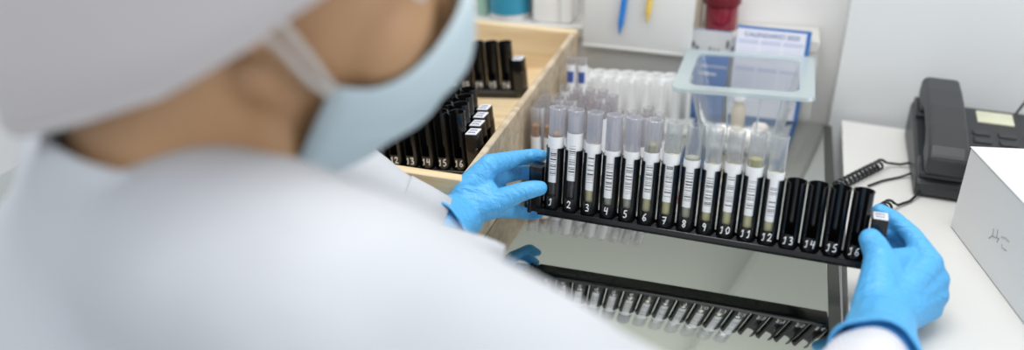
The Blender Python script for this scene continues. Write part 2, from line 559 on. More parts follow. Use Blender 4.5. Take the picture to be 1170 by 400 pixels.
def number_mesh(txt, m):
    b = MB()
    h, w, gap = 0.0078, 0.0046, 0.0012
    tot = len(txt) * w + (len(txt) - 1) * gap
    for q, ch in enumerate(txt):
        x0 = -tot / 2 + q * (w + gap)
        for pl in DIG[ch]:
            pts = []
            for u, v in refine(pl):
                x = x0 + u * w
                a = x / RO
                R = RO + 0.0002
                pts.append((R * math.sin(a), -R * math.cos(a), 0.0068 + v * h + 0.0005 * math.sin(7 * x0 * 900)))
            b.tube(pts, 0.00052, 6)
    return b.mesh('number', m)

HOLD = holder_mesh(M['black'])
HOLDW = holder_mesh(M['whiteplastic'])
NUMS = [number_mesh(str(i), M['whitemark']) for i in range(1, 17)]

def make_rack(nslots=16, numbers=True, black=True, tabs=True, marks=False):
    m = M['black'] if black else M['whiteplastic']
    root = empty('test_tube_rack')
    half = nslots * PITCH / 2
    x0 = -half - 0.004; x1 = half + 0.004
    b = MB().rbox(x0, x1, -0.0112, 0.0112, -0.006, 0.0, 0.0009, 2)
    b.rbox(x0 - 0.002, x1 + 0.002, -0.0113, -0.0100, -0.0035, 0.0016, 0.0005, 1)      # front lip of the tray
    b.rbox(x0 - 0.002, x1 + 0.002, 0.0100, 0.0113, -0.0035, 0.0016, 0.0005, 1)
    for i in range(nslots - 1):                                                           # webs between the holders
        x = (i + 1) * PITCH - half
        b.add([(x - 0.0045, -0.0095, 0.0), (x + 0.0045, -0.0095, 0.0), (x, -0.0070, 0.0050), (x - 0.0045, -0.004, 0.0), (x + 0.0045, -0.004, 0.0)],
              [(0, 1, 2), (0, 2, 3), (1, 4, 2), (3, 2, 4), (0, 3, 4, 1)])
    if not black:
        for i in range(nslots - 1): b.box((i + 1) * PITCH - half - 0.0022, (i + 1) * PITCH - half + 0.0022, -0.0082, 0.0082, 0.0, 0.0655)
    b.build('base', m, root)
    for i in range(nslots):
        h = link('holder', HOLD if black else HOLDW, root)
        h.location = ((i + 0.5) * PITCH - half, 0, 0)
        if numbers: link('number', NUMS[i], h)
    if tabs:
        for s in (-1, 1):
            xa = s * (half + 0.0006); xb = s * (half + 0.0150)
            lo, hi = min(xa, xb), max(xa, xb)
            tb = MB()
            tb.rbox(lo, hi, -0.0095, 0.0095, -0.004, 0.046, 0.0012, 2)
            tb.rbox(s * (half + 0.013) - 0.002, s * (half + 0.013) + 0.002, -0.0107, 0.0107, -0.006, 0.030, 0.0008, 1)
            tb.lathe([(0, -0.0030), (0.0035, -0.0030), (0.0042, 0), (0.0035, 0.0030), (0, 0.0030)], 12,
                     Matrix.Translation((s * (half + 0.0170), -0.002, 0.0)) @ Matrix.Rotation(PI / 2, 4, 'Y'))
            tab = tb.build('end_tab', m, root)
            if s == 1:
                lb = MB().box(lo + 0.0008, hi - 0.0008, -0.0088, 0.0088, 0.0459, 0.0466)
                o = lb.build('tab_label', M['paper'], tab, smooth=False)
                tag(o, 'white paper label')
                ik = MB()
                for yy in (-0.004, 0.003):
                    pl = [(lo + 0.003 + 0.001 * k, yy + (0.0018 if k % 2 else -0.0014), 0.0468) for k in range(9)]
                    ik.tube(pl, 0.0005, 5)
                ik.build('ink_scribble', M['ink'], tab)
    return root

RR = Matrix(((0.99799182, 0.06169559, -0.01435184), (-0.05997551, 0.99325406, 0.09924365), (0.02037792, -0.09818359, 0.99495966)))
RT = Vector((-0.0449978, 0.80395034, 0.0424111))
held = make_rack()
held.matrix_world = Matrix.Translation(RT) @ RR.to_4x4()
tag(held, 'black sixteen-slot tube rack numbered in white, held in both blue gloves', 'tube rack', 'black tube racks')

# four racks packed at the front of the box and one standing at its back
bx = (-0.4615, 0.8624, 0.0300)
names = ['front rack of the four black racks packed in the wooden box',
         'second from the front of four black racks packed in wooden box',
         'third from the front of four black racks packed in wooden box',
         'rearmost of the four black racks packed together in wooden box']
tilt = Euler((0, math.radians(-6), math.radians(-1.1))).to_matrix()
for k in range(4):
    o = copy_tree(held)
    o.matrix_world = Matrix.Translation(Vector(bx) + tilt @ Vector((-0.0048 * k, 0.0255 * k, 0))) @ tilt.to_4x4()
    tag(o, names[k], 'tube rack', 'black tube racks')
far = copy_tree(held)
far.matrix_world = Matrix.Translation((-0.4866, 1.1177, 0.0300)) @ Euler((0, math.radians(-6), math.radians(0.66))).to_matrix().to_4x4()
tag(far, 'black tube rack standing alone at the back of the wooden box', 'tube rack', 'black tube racks')

# ------------------------------------------------------------------ tubes in the held rack
TL, TR, TI = 0.1075, 0.0079, 0.0071
def tube_mesh(name, m, L=TL, R=TR, I=TI, n=28):
    p = [(0, 0.0)] + [(R * math.sin(a), R - R * math.cos(a)) for a in (0.4, 0.8, 1.2, PI / 2)]
    p += [(R, L - 0.003), (R * 1.06, L - 0.0022), (R * 1.07, L - 0.0004), (R * 1.02, L), (I * 1.03, L), (I, L - 0.002)]
    p += [(I, R)] + [(I * math.sin(a), R - I * math.cos(a)) for a in (1.2, 0.8, 0.4)] + [(0, R - I)]
    return MB().lathe(p, n).mesh(name, m)
def liquid_mesh(name, m, z1, I=TI, R=TR, n=20, z0=0.0):
    r = I - 0.0003
    p = [(0, R - r + z0)] + [(r * math.sin(a), R - r * math.cos(a) + z0) for a in (0.5, 1.0, PI / 2)] + [(r, z1 - 0.0004), (r * 0.85, z1 - 0.0009), (0, z1 - 0.001)]
    return MB().lathe(p, n).mesh(name, m)
def wrap_mesh(name, m, z0, z1, half_deg, R0, R1, n=28):
    vs = []; fs = []
    for k in range(n + 1):
        a = math.radians(-90 - half_deg + 2 * half_deg * k / n)
        c, s = math.cos(a), math.sin(a)
        vs += [(R0 * c, R0 * s, z0), (R1 * c, R1 * s, z0), (R1 * c, R1 * s, z1), (R0 * c, R0 * s, z1)]
    for k in range(n):
        o = 4 * k
        for e in range(4): fs.append((o + e, o + (e + 1) % 4, o + 4 + (e + 1) % 4, o + 4 + e))
    fs.append((0, 1, 2, 3)); fs.append(tuple(4 * n + e for e in (3, 2, 1, 0)))
    return MB().add(vs, fs).mesh(name, m)

# number y, tube top y, band top y, strip end y, liquid top y (None: hidden by the label), gel, wall
ROWS = [(233, 123, 156, 210, 153, 'liq_brown', 1), (235, 125.6, 151.5, 207, None, 'liq_dark', 1), (238, 128.4, 163.5, 218, None, 'liq_yellow', 1),
        (240.5, 131, 171, 226, None, 'liq_grey', 1), (244, 134.4, 172, 227, None, 'liq_grey', 1), (249, 136, 172.5, 227.5, 164, 'liq_olive', 1),
        (251, 140, 174, 230, None, 'liq_yellow', 0), (256, 142, 181, 237, 179, 'liq_grey', 0), (259, 145, 185, 242, None, 'liq_yellow', 0),
        (264, 149, 186, 242.5, None, 'liq_yellow', 0), (267, 152, 189, 246, 181, 'liq_olive', 0), (271, 155, 195, 253, None, 'liq_yellow', 0)]
DESC = {'liq_brown': 'amber serum above label', 'liq_dark': 'dark contents', 'liq_yellow': 'yellowish gel at bottom',
        'liq_grey': 'greyish gel', 'liq_olive': 'olive liquid above label'}
TUBE_A = tube_mesh('tube_wall', M['tube']); TUBE_B = tube_mesh('tube_wall', M['tube_milky'])
for i, (yn, yt, yb, ye, yl, liq, milky) in enumerate(ROWS):
    Z = lambda y: 0.0105 + (yn - y) / (yn - yt) * (TL + 0.0030 - 0.0105) - 0.0030
    t = empty('sample_tube')
    t.matrix_world = Matrix.Translation(RT + RR @ Vector((xi(i + 1), 0, 0.0030))) @ RR.to_4x4()
    tag(t, 'barcoded clear tube in slot %d of held black rack, %s' % (i + 1, DESC[liq]), 'test tube', 'barcoded tubes in the held rack')
    link('tube_wall', TUBE_B if milky else TUBE_A, t)
    zb, ze = Z(yb), Z(ye)
    lab = wrap_mesh('barcode_label', barcodemat('barcode_print', ze + 0.006, zb - 0.0125, i), ze, zb, 105, TR + 0.00005, TR + 0.0003)
    tag(link('barcode_label', lab, t), 'white paper label with black bars')
    zl = Z(yl) if yl else zb - 0.003
    if liq in ('liq_brown', 'liq_olive', 'liq_grey'):
        link('contents', liquid_mesh('contents', M['liq_dark'] if liq == 'liq_brown' else M['liq_yellow' if liq == 'liq_olive' else liq], zb - 0.006), t)
        if yl:
            r = TI - 0.0003
            top_liq = MB().lathe([(0, zb - 0.0055), (r, zb - 0.0055), (r, zl - 0.0003), (r * 0.85, zl - 0.0009), (0, zl - 0.001)], 20).mesh('serum', M[liq])
            link('serum', top_liq, t)
    else:
        link('contents', liquid_mesh('contents', M[liq], zl), t)

# ------------------------------------------------------------------ wooden box
t = tag(empty('wooden_box', (-0.48, 1.0, 0)), 'open pale plywood box holding the black tube racks', 'box')
X0, X1, Y0, Y1, BZ = -0.700, -0.273, 0.758, 1.256, 0.100
MB().rbox(X0, X1, Y1 - 0.012, Y1, 0.0, BZ, 0.0015, 1, off(t)).build('back_board', M['wood'], t)
MB().rbox(X0, X1 - 0.004, Y0, Y0 + 0.012, 0.0, BZ, 0.0015, 1, off(t)).build('front_board', M['wood'], t)
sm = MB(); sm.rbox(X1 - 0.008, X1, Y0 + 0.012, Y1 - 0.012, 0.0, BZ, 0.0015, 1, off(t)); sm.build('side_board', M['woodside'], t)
MB().rbox(X0, X0 + 0.012, Y0 + 0.012, Y1 - 0.012, 0.0, BZ, 0.0015, 1, off(t)).build('side_board', M['wood'], t)
def fz(x): return 0.0232 + (x + 0.4588) * math.tan(math.radians(6)) 
for ch in t.children:                                   # boards reach down to the sloping worktop
    for v_ in ch.data.vertices:
        if v_.co.z >= 0.05: v_.co.z -= 0.015 * (Y1 - v_.co.y - t.location.y) / (Y1 - Y0)
        else: v_.co.z += tz(v_.co.x + t.location.x) + 0.0003
fl = MB(); xa, xb, ya, yb = X0 + 0.012, X1 - 0.008, Y0 + 0.012, Y1 - 0.012
za, zb = max(fz(xa), 0.001), fz(xb)
fl.add([(xa, ya, za - 0.002), (xb, ya, zb - 0.008), (xb, yb, zb - 0.008), (xa, yb, za - 0.002), (xa, ya, za), (xb, ya, zb), (xb, yb, zb), (xa, yb, za)],
       [(0, 3, 2, 1), (4, 5, 6, 7), (0, 1, 5, 4), (1, 2, 6, 5), (2, 3, 7, 6), (3, 0, 4, 7)], off(t))
fl.build('sloping_floor_board', M['wood'], t, smooth=False)

# ------------------------------------------------------------------ clear tubes behind the held rack
NX, NY, TP = 10, 6, 0.0164
CX0, CY0 = -0.2550, 0.972
rk = tag(empty('clear_tube_rack', (CX0 + 4.5 * TP, CY0 + 2.5 * TP, 0)), 'see-through low rack holding the clear tubes behind the held rack', 'tube rack')
on_top(rk)
hx, hy = NX * TP / 2, NY * TP / 2
MB().rbox(-hx, hx, -hy, hy, 0.0, 0.003, 0.0008, 1).build('base', M['acrylic'], rk)
g = MB()
for i in range(NX + 1): g.box(-hx + i * TP - 0.0005, -hx + i * TP + 0.0005, -hy, hy, 0.040, 0.043)
for j in range(NY + 1): g.box(-hx, hx, -hy + j * TP - 0.0005, -hy + j * TP + 0.0005, 0.0402, 0.0428)
g.build('grid', M['acrylic'], rk, smooth=False)
for sx in (-1, 1):
    for sy in (-1, 1):
        MB().lathe([(0, 0.003), (0.0020, 0.003), (0.0020, 0.0405), (0, 0.0405)], 8, Matrix.Translation((sx * (hx - 0.0004), sy * (hy - 0.0004), 0))).build('post', M['acrylic'], rk)
SM_R, SM_I, SM_L = 0.0063, 0.0056, 0.0960
smT = tube_mesh('tube_wall', M['tube_bg'], SM_L, SM_R, SM_I, 18)
smLab = [wrap_mesh('tube_label', M[k], a, b, 100, SM_R + 0.00005, SM_R + 0.0003, 18) for k, a, b in (('paper', 0.018, 0.091), ('label_violet', 0.030, 0.062), ('paper', 0.024, 0.060))]
smLiq = {k: liquid_mesh('contents', M[k], z, SM_I, SM_R, 14) for k, z in (('liq_pink', 0.040), ('liq_brown', 0.074), ('liq_orange', 0.078), ('liq_grey', 0.035), ('liq_dark', 0.03))}
rng = random.Random(11)
protos = {}
for j in range(NY):
    for i in range(NX):
        if not (i == 3 and j in (4, 5)) and i > (9, 9, 8, 6, 5, 4, 3)[j] - (rng.randint(0, 3) if j >= 2 else 0): continue
        if j >= 1 and rng.random() < 0.06 and not i == 3: continue
        x, y = CX0 + i * TP, CY0 + j * TP
        left = i <= 1 and j == 0
        amber = (i == 3 and j == 5) or (i == 3 and j == 4)
        key = ('liq_brown', 2) if left else ('liq_orange', 1) if amber else (rng.choice(['liq_pink', 'liq_pink', 'liq_grey', None, None]), rng.choice([0, 1, 2]))
        if key in protos:
            o = copy_tree(protos[key])
        else:
            o = empty('sample_tube')
            link('tube_wall', smT, o)
            tag(link('tube_label', smLab[key[1]], o), 'printed paper label')
            if key[0]: link('contents', smLiq[key[0]], o)
            protos[key] = o
        o.matrix_world = Q @ Matrix.Translation((x, y, 0.0032)) @ Matrix.Rotation(rng.uniform(-0.5, 0.5), 4, 'Z')
        if left:
            tag(o, ('brown tube with white label just above the left glove, leftmost of the clear cluster' if i == 0 else
                    'brown tube with white label beside tube 1, second from left in clear cluster'), 'test tube', 'clear tubes behind the held rack')
        elif amber:
            tag(o, 'amber-filled clear tube at the back of the cluster, %s' % ('rear one of the pair' if j == 5 else 'front one of the pair'), 'test tube', 'clear tubes behind the held rack')
        else:
            tag(o, 'clear labelled tube in the blurred cluster behind the held rack', 'test tube', 'clear tubes behind the held rack')

# two vials with blue print against the box
for k, (x, y) in enumerate(((-0.250, 1.135), (-0.2345, 1.135))):
    v = tag(empty('vial', (x, y, 0)), 'white-labelled vial with blue print against the box side, %s of the pair' % ('left' if k == 0 else 'right'), 'vial', 'blue-printed vials')
    on_top(v)
    link('glass_wall', tube_mesh('glass_wall', M['tube_bg'], 0.112, 0.0066, 0.0058, 18), v)
    link('vial_label', wrap_mesh('vial_label', M['paper'], 0.060, 0.103, 110, 0.00665, 0.0069, 18), v)
    bl = wrap_mesh('blue_print', M['ink'], 0.078, 0.094, 40, 0.0069, 0.0071, 10)
    link('blue_print', bl, v)

# white rack of the same make
wr = make_rack(8, numbers=False, black=False, tabs=False)
wr.matrix_world = Q @ Matrix.Translation((-0.1705, 1.172, 0.006)) @ Matrix.Rotation(math.radians(3), 4, 'Z')
tag(wr, 'white eight-slot tube rack in front, beside the clear plastic tub', 'tube rack', 'white tube racks')
wr2 = copy_tree(wr)
wr2.matrix_world = Q @ Matrix.Translation((-0.1720, 1.197, 0.006)) @ Matrix.Rotation(math.radians(3), 4, 'Z')
tag(wr2, 'white eight-slot tube rack, the rear one nearest the grey ledge', 'tube rack', 'white tube racks')

# ------------------------------------------------------------------ clear plastic tub
t = tag(empty('plastic_tub', (-0.020, 1.166, 0)), 'clear plastic tub with a broad milky rim in front of blue cards', 'tub')
on_top(t)
def rrect(hx, hy, r, z, n=6):
    pts = []
    for cx, cy, a0 in ((hx - r, hy - r, 0), (-hx + r, hy - r, 90), (-hx + r, -hy + r, 180), (hx - r, -hy + r, 270)):
        for k in range(n + 1):
            a = math.radians(a0 + 90 * k / n)
            pts.append((cx + r * math.cos(a), cy + r * math.sin(a), z))
    return pts
def loft(rings, cap0=False, cap1=False):
    b = MB(); n = len(rings[0]); vs = [p for r in rings for p in r]; fs = []
    for i in range(len(rings) - 1):
        for k in range(n):
            fs.append((i * n + k, i * n + (k + 1) % n, (i + 1) * n + (k + 1) % n, (i + 1) * n + k))
    if cap0: fs.append(tuple(range(n))[::-1])
    if cap1: fs.append(tuple(range((len(rings) - 1) * n, len(rings) * n)))
    return b.add(vs, fs)
body = loft([rrect(0.044, 0.044, 0.010, 0.001), rrect(0.048, 0.048, 0.012, 0.006), rrect(0.0680, 0.0665, 0.014, 0.096),
             rrect(0.0668, 0.0653, 0.013, 0.096), rrect(0.0468, 0.0468, 0.011, 0.0075), rrect(0.043, 0.043, 0.009, 0.0025)], True, True)
body.build('body', M['tub'], t)
rim = loft([rrect(0.0685, 0.0670, 0.014, 0.0962), rrect(0.086, 0.083, 0.012, 0.0962), rrect(0.087, 0.084, 0.012, 0.0930), rrect(0.088, 0.085, 0.012, 0.0935), rrect(0.087, 0.084, 0.012, 0.0985), rrect(0.0685, 0.0670, 0.014, 0.0985)])
rb = rim; n = 28
rb.f += [(5 * n + k, 5 * n + (k + 1) % n, (k + 1) % n, k) for k in range(n)]
rb.build('rim', M['tubrim'], t)
for x, y in ((-0.018, -1), (0.024, -1), (0.05, -1)):
    zb0, zb1 = 0.006, 0.095
    MB().tube([(x * 0.8, -0.0492, zb0), (x, -0.0672, zb1)], 0.0011, 6).build('rib', M['tubrim'], t)
# what lies in the tub
for k, (x, y, z, r) in enumerate(((-0.020, -0.018, 0.016, 0.0125), (0.008, -0.021, 0.015, 0.0115), (0.025, 0.008, 0.016, 0.012))):
    cb = MB()
    rg = random.Random(k)
    for q in range(7): cb.ball((rg.uniform(-1, 1) * r * 0.35, rg.uniform(-1, 1) * r * 0.35, rg.uniform(-0.3, 0.3) * r), r * 0.66, 10, 7)
    c = voxel(cb, 'cotton_ball', M['cotton'], None, 0.0022, 3)
    c.location = (-0.020 + x, 1.166 + y, z - 0.001)
    on_top(c)
    tag(c, 'pale cotton ball at the bottom of the clear tub, %s' % ('leftmost', 'middle one', 'rightmost')[k], 'cotton ball', 'cotton balls in the tub')
v = tag(empty('bottle', (-0.026, 1.188, 0.0028)), 'small beige bottle standing inside the clear plastic tub', 'bottle')
on_top(v)
MB().lathe([(0, 0), (0.009, 0), (0.0095, 0.002), (0.0095, 0.036), (0.006, 0.042), (0.006, 0.046), (0, 0.046)], 18).build('bottle_body', M['beige'], v)
MB().lathe([(0, 0.0465), (0.0075, 0.0465), (0.0075, 0.058), (0.006, 0.060), (0, 0.060)], 18).build('cap', M['paper'], v)

# ------------------------------------------------------------------ cards against the ledge
def text_mesh(s, size, m, name):
    c = bpy.data.curves.new(name, 'FONT')
    c.body = s; c.size = size; c.align_x = 'CENTER'; c.align_y = 'CENTER'; c.extrude = 0.0001
    o = bpy.data.objects.new(name, c)
    COL.objects.link(o)
    bpy.context.view_layer.update()
    me = bpy.data.meshes.new_from_object(o.evaluated_get(bpy.context.evaluated_depsgraph_get()))
    bpy.data.objects.remove(o); bpy.data.curves.remove(c)
    me.materials.clear(); me.materials.append(m)
    return me
lean = math.radians(-3)
t = empty('wall_calendar', (0.0045, 1.2530, tz(0.0045 - 0.05)), (lean, 0, 0))
t.name = 'desk_calendar'
tag(t, 'white calendar card with blue border leaning on ledge behind the tub', 'calendar')
MB().rbox(-0.050, 0.050, -0.0, 0.0028, 0.0, 0.135, 0.0006, 1).build('backing_card', M['blueprint'], t)
MB().box(-0.0495, 0.0440, -0.0004, 0.0, 0.004, 0.1315).build('printed_sheet', M['palecard'], t, smooth=False)
o = link('heading', text_mesh('CALENDARIO 2020', 0.0088, M['ink'], 'heading'), t)
o.rotation_euler = (PI / 2, 0, 0); o.location = (-0.002, -0.0006, 0.1235)
for r_, zt in enumerate((0.114, 0.074)):
    for c_ in range(3):
        xx = -0.0325 + c_ * 0.0305
        MB().box(xx - 0.0135, xx + 0.0135, -0.0008, -0.0004, zt - 0.003, zt + 0.003).build('month_bar', M['lavender'], t, smooth=False)
        d = MB()
        for a in range(5):
            for q in range(7):
                d.box(xx - 0.0115 + q * 0.0035, xx - 0.0098 + q * 0.0035, -0.0006, -0.0004, zt - 0.009 - a * 0.0042, zt - 0.0072 - a * 0.0042)
        d.build('day_grid', M['lavender'], t, smooth=False)
MB().box(-0.0495, 0.0440, -0.0008, -0.0004, 0.034, 0.043).build('blue_band', M['bluecard'], t, smooth=False)

t = tag(empty('folder_card', (-0.0800, 1.2530, tz(-0.109)), (lean, 0, 0)), 'blue card with a grey photo strip on top, left of the calendar', 'card')
MB().rbox(-0.0285, 0.0285, 0.0, 0.0028, 0.0, 0.126, 0.0006, 1).build('card', M['bluecard'], t)
MB().box(-0.0283, 0.0283, -0.0004, 0.0, 0.094, 0.1255).build('photo_strip', M['greycard'], t, smooth=False)
ph = MB()
for x, z, w, h in ((-0.024, 0.104, 0.006, 0.010), (-0.018, 0.100, 0.005, 0.006), (0.0, 0.100, 0.003, 0.006), (0.006, 0.098, 0.003, 0.006), (0.012, 0.098, 0.003, 0.006), (0.024, 0.108, 0.005, 0.014)):
    ph.lathe([(0, 0), (1, 0), (1, 0.3), (0, 0.3)], 10, Matrix.Translation((x, -0.0004, z)) @ Matrix.Rotation(PI / 2, 4, 'X') @ Matrix.Diagonal((w / 2, h / 2, 0.0012, 1)))
ph.build('photo_shapes', mat('dark_photo_print', (0.12, 0.12, 0.14), 0.5), t)
MB().box(-0.0270, 0.0270, -0.0005, 0.0, 0.073, 0.0755).build('white_rule', M['lavender'], t, smooth=False)
MB().box(-0.013, 0.013, -0.0005, 0.0, 0.061, 0.0645).build('white_line_print', M['palecard'], t, smooth=False)

# ------------------------------------------------------------------ things on the ledge
def dry(prof, n=32, mt=None): return MB().lathe(prof, n, mt)
LZ = 0.118
t = tag(empty('jar', (-0.386, 1.297, LZ)), 'white jar with a teal band behind the wooden box', 'jar')
on_top(t)
dry([(0, 0), (0.029, 0), (0.031, 0.003), (0.031, 0.07), (0.026, 0.08), (0.026, 0.086), (0, 0.086)]).build('jar_body', M['paper'], t)
MB().lathe([(0.0311, 0.009), (0.0317, 0.009), (0.0317, 0.062), (0.0311, 0.062)], 32, None, True).build('teal_band', M['teal'], t)
dry([(0, 0.0865), (0.029, 0.0865), (0.029, 0.103), (0.027, 0.105), (0, 0.105)]).build('lid', M['whiteplastic'], t)
t = tag(empty('bottle', (-0.431, 1.300, LZ)), 'pale green bottle standing left of the teal-banded jar', 'bottle')
on_top(t)
dry([(0, 0), (0.010, 0), (0.011, 0.002), (0.011, 0.05), (0.006, 0.06), (0.006, 0.066), (0, 0.066)], 20).build('bottle_body', M['green'], t)
dry([(0, 0.0665), (0.0075, 0.0665), (0.0075, 0.078), (0, 0.078)], 20).build('cap', M['whiteplastic'], t)
# white upright dispenser box
t = tag(empty('dispenser_box', (-0.312, 1.294, LZ)), 'white ribbed plastic box standing right of the teal-banded jar', 'box')
on_top(t)
MB().rbox(-0.030, 0.030, -0.022, 0.022, 0.0, 0.14, 0.004, 2).build('casing', M['whiteplastic'], t)
for x in (-0.027, 0.012, 0.027):
    MB().rbox(x - 0.0025, x + 0.0025, -0.025, -0.021, 0.004, 0.136, 0.001, 1).build('ridge', mat('pale_ridge', (0.72, 0.76, 0.76), 0.35) if x < 0.02 else M['whiteplastic'], t)
# white panel hung on the ledge, with the pens
t = tag(empty('notice_board', (-0.184, 1.252, 0.079)), 'white hanging panel behind the pens, above the grey ledge front', 'panel')
MB().rbox(-0.080, 0.078, -0.004, 0.008, 0.0, 0.166, 0.002, 2).build('board', mat('panel_white', (0.78, 0.775, 0.755), 0.4), t)
MB().rbox(-0.080, 0.078, -0.0055, -0.004, 0.0, 0.004, 0.0006, 1).build('bottom_lip', M['desk'], t)
MB().rbox(-0.060, 0.060, 0.008, 0.016, 0.045, 0.06, 0.001, 1).build('hook', M['whiteplastic'], t)
def pen(loc, lean_deg, mcol, mtip, label, L=0.13, R=0.0042):
    e = tag(empty('pen', loc, (0, math.radians(lean_deg), 0)), label, 'pen')
    MB().lathe([(0, 0.016), (R, 0.016), (R, L * 0.55), (0, L * 0.55)], 14).build('barrel', mcol, e)
    MB().lathe([(0, 0), (0.0009, 0.0005), (R * 0.55, 0.008), (R * 0.92, 0.0158), (0, 0.0158)], 14).build('tip', mtip, e)
    MB().lathe([(0, L * 0.551), (R * 1.12, L * 0.551), (R * 1.12, L - 0.003), (R * 0.7, L), (0, L)], 14).build('pen_cap', M['pengrey'] if mcol is not M['penblue'] else M['penblue'], e)
    MB().rbox(-0.0015, 0.0015, -R * 1.12 - 0.0025, -R * 1.12 - 0.001, L * 0.6, L - 0.004, 0.0004, 1).build('clip', M['pengrey'], e)
    return e
pen((-0.2095, 1.2430, 0.1035), 4.5, M['penblue'], M['penblue'], 'blue pen hanging point down against the white panel')
pen((-0.1712, 1.2430, 0.1235), 3.0, M['penyellow'], M['penyellow'], 'yellow and grey pen hanging point down against the white panel', 0.11, 0.0040)
t = tag(empty('jar', (-0.0660, 1.298, LZ)), 'dark red translucent jar on the ledge behind the blue card', 'jar')
on_top(t)
dry([(0, 0), (0.022, 0), (0.0235, 0.003), (0.0235, 0.034), (0.0215, 0.0365), (0, 0.0365)]).build('jar_body', M['redglass'], t)
dry([(0, 0.0370), (0.0265, 0.0370), (0.0270, 0.039), (0.0270, 0.050), (0.025, 0.052), (0, 0.052)]).build('lid', M['redlid'], t)
MB().lathe([(0, 0.0522), (0.013, 0.0522), (0.013, 0.0528), (0, 0.0528)], 20).build('lid_label', M['paper'], t)
t = tag(empty('bottle', (-0.1015, 1.300, LZ)), 'beige narrow bottle on the ledge left of the red jar', 'bottle')
on_top(t)
dry([(0, 0), (0.008, 0), (0.0085, 0.002), (0.0085, 0.06), (0.005, 0.07), (0.005, 0.075), (0, 0.075)], 20).build('bottle_body', M['beige'], t)
dry([(0, 0.0755), (0.0065, 0.0755), (0.0065, 0.088), (0, 0.088)], 20).build('cap', M['beige'], t)

# ------------------------------------------------------------------ telephone
t = tag(empty('telephone', (0.190, 1.050, 0.0), (0, 0, math.radians(-2))), 'charcoal corded desk telephone with a pale display on the white desk', 'telephone')
PW, PD = 0.190, 0.205
def zt(y): return 0.022 + 0.030 * y / PD
wv = MB()
prof = [(0.0, 0.004), (0.0, 0.018), (0.006, zt(0.006)), (PD - 0.008, zt(PD)), (PD, zt(PD) - 0.008), (PD, 0.004), (PD - 0.01, 0.0), (0.01, 0.0)]
mtx = Matrix(((0, 0, 1, 0), (1, 0, 0, 0), (0, 1, 0, 0), (0, 0, 0, 1)))
wv.prism(prof, 0.0, PW, mtx)
bodyp = wv.build('base', M['phone'], t, smooth=False)
bv = bodyp.modifiers.new('bevel', 'BEVEL'); bv.width = 0.004; bv.segments = 2
slope = math.atan(0.030 / PD)
def onface(x, y): return Matrix.Translation((x, y, zt(y))) @ Matrix.Rotation(slope, 4, 'X')
# cradle walls under the handset
MB().rbox(0.002, 0.052, 0.006, 0.048, 0.0, 0.008, 0.002, 1, onface(0, 0)).build('cradle', M['phone'], t)
MB().rbox(0.002, 0.052, 0.150, 0.200, 0.0, 0.008, 0.002, 1, onface(0, 0)).build('cradle', M['phone'], t)
# handset: arched bar with two cups
hs = MB()
pr = [(0.004, 0.008), (0.050, 0.008), (0.056, 0.020), (0.072, 0.026), (0.132, 0.026), (0.148, 0.020), (0.154, 0.008), (0.202, 0.008), (0.206, 0.018),
      (0.204, 0.036), (0.190, 0.044), (0.150, 0.048), (0.103, 0.050), (0.056, 0.048), (0.016, 0.043), (0.001, 0.034), (0.0, 0.016)]
hs.prism(pr, 0.006, 0.050, Matrix.Rotation(slope, 4, 'X') @ Matrix.Translation((0, 0, 0.022)) @ mtx)
h = hs.build('handset', M['phone_lite'], t, smooth=False)
bv = h.modifiers.new('bevel', 'BEVEL'); bv.width = 0.006; bv.segments = 3; bv.limit_method = 'ANGLE'; bv.angle_limit = math.radians(40)
MB().rbox(0.078, 0.122, 0.160, 0.190, 0.0, 0.003, 0.0012, 2, onface(0, 0)).build('display', M['lcd'], t)
tag(t.children[-1], 'pale yellowish display')
for r_ in range(6):
    for c_ in range(3 if r_ else 3):
        x = 0.070 + c_ * 0.030; y = 0.138 - r_ * 0.020
        MB().rbox(x, x + 0.021, y - 0.011, y, 0.0, 0.003, 0.001, 1, onface(0, 0)).build('key', M['phone_lite'], t)
MB().rbox(0.166, 0.182, 0.02, 0.14, 0.0, 0.003, 0.001, 1, onface(0, 0)).build('function_strip', M['phone_lite'], t)
MB().tube([(0.128, 0.198, 0.050), (0.140, 0.2065, 0.074), (0.175, 0.212, 0.135)], [0.0018, 0.0016, 0.0012], 8).build('antenna', M['phone_lite'], t)
# coiled cord
inv = Matrix.Rotation(math.radians(2), 4, 'Z') @ Matrix.Translation((-0.190, -1.050, 0))
def helix(a, b, r, turns, n=12):
    a, b = Vector(a), Vector(b); d = (b - a); tn = d.normalized()
    u = tn.orthogonal().normalized(); w = tn.cross(u)
    N_ = int(turns * n)
    return [a + d * (k / N_) + r * (math.cos(2 * PI * k / n) * u + math.sin(2 * PI * k / n) * w) for k in range(N_ + 1)]
cd = MB()
L1 = helix((0.0995, 1.028, 0.0080), (0.158, 1.118, 0.0080), 0.0058, 12)
pts = [inv @ Vector(p) for p in L1 + [(0.168, 1.128, 0.006), (0.182, 1.133, 0.004), (0.196, 1.136, 0.008)]]
cd.tube(pts, 0.0017, 6)
cd.tube([inv @ Vector(p) for p in ((0.140, 1.058, 0.0025), (0.158, 1.080, 0.0022), (0.180, 1.098, 0.0022), (0.198, 1.108, 0.008))], 0.0015, 6)
L2 = helix((0.1400, 0.972, 0.0075), (0.160, 1.004, 0.0075), 0.0055, 5)
cd.tube([inv @ Vector(p) for p in L2 + [(0.170, 1.012, 0.004), (0.185, 1.030, 0.003), (0.198, 1.052, 0.008)]], 0.0017, 6)
cd.build('coiled_cord', M['cord'], t)

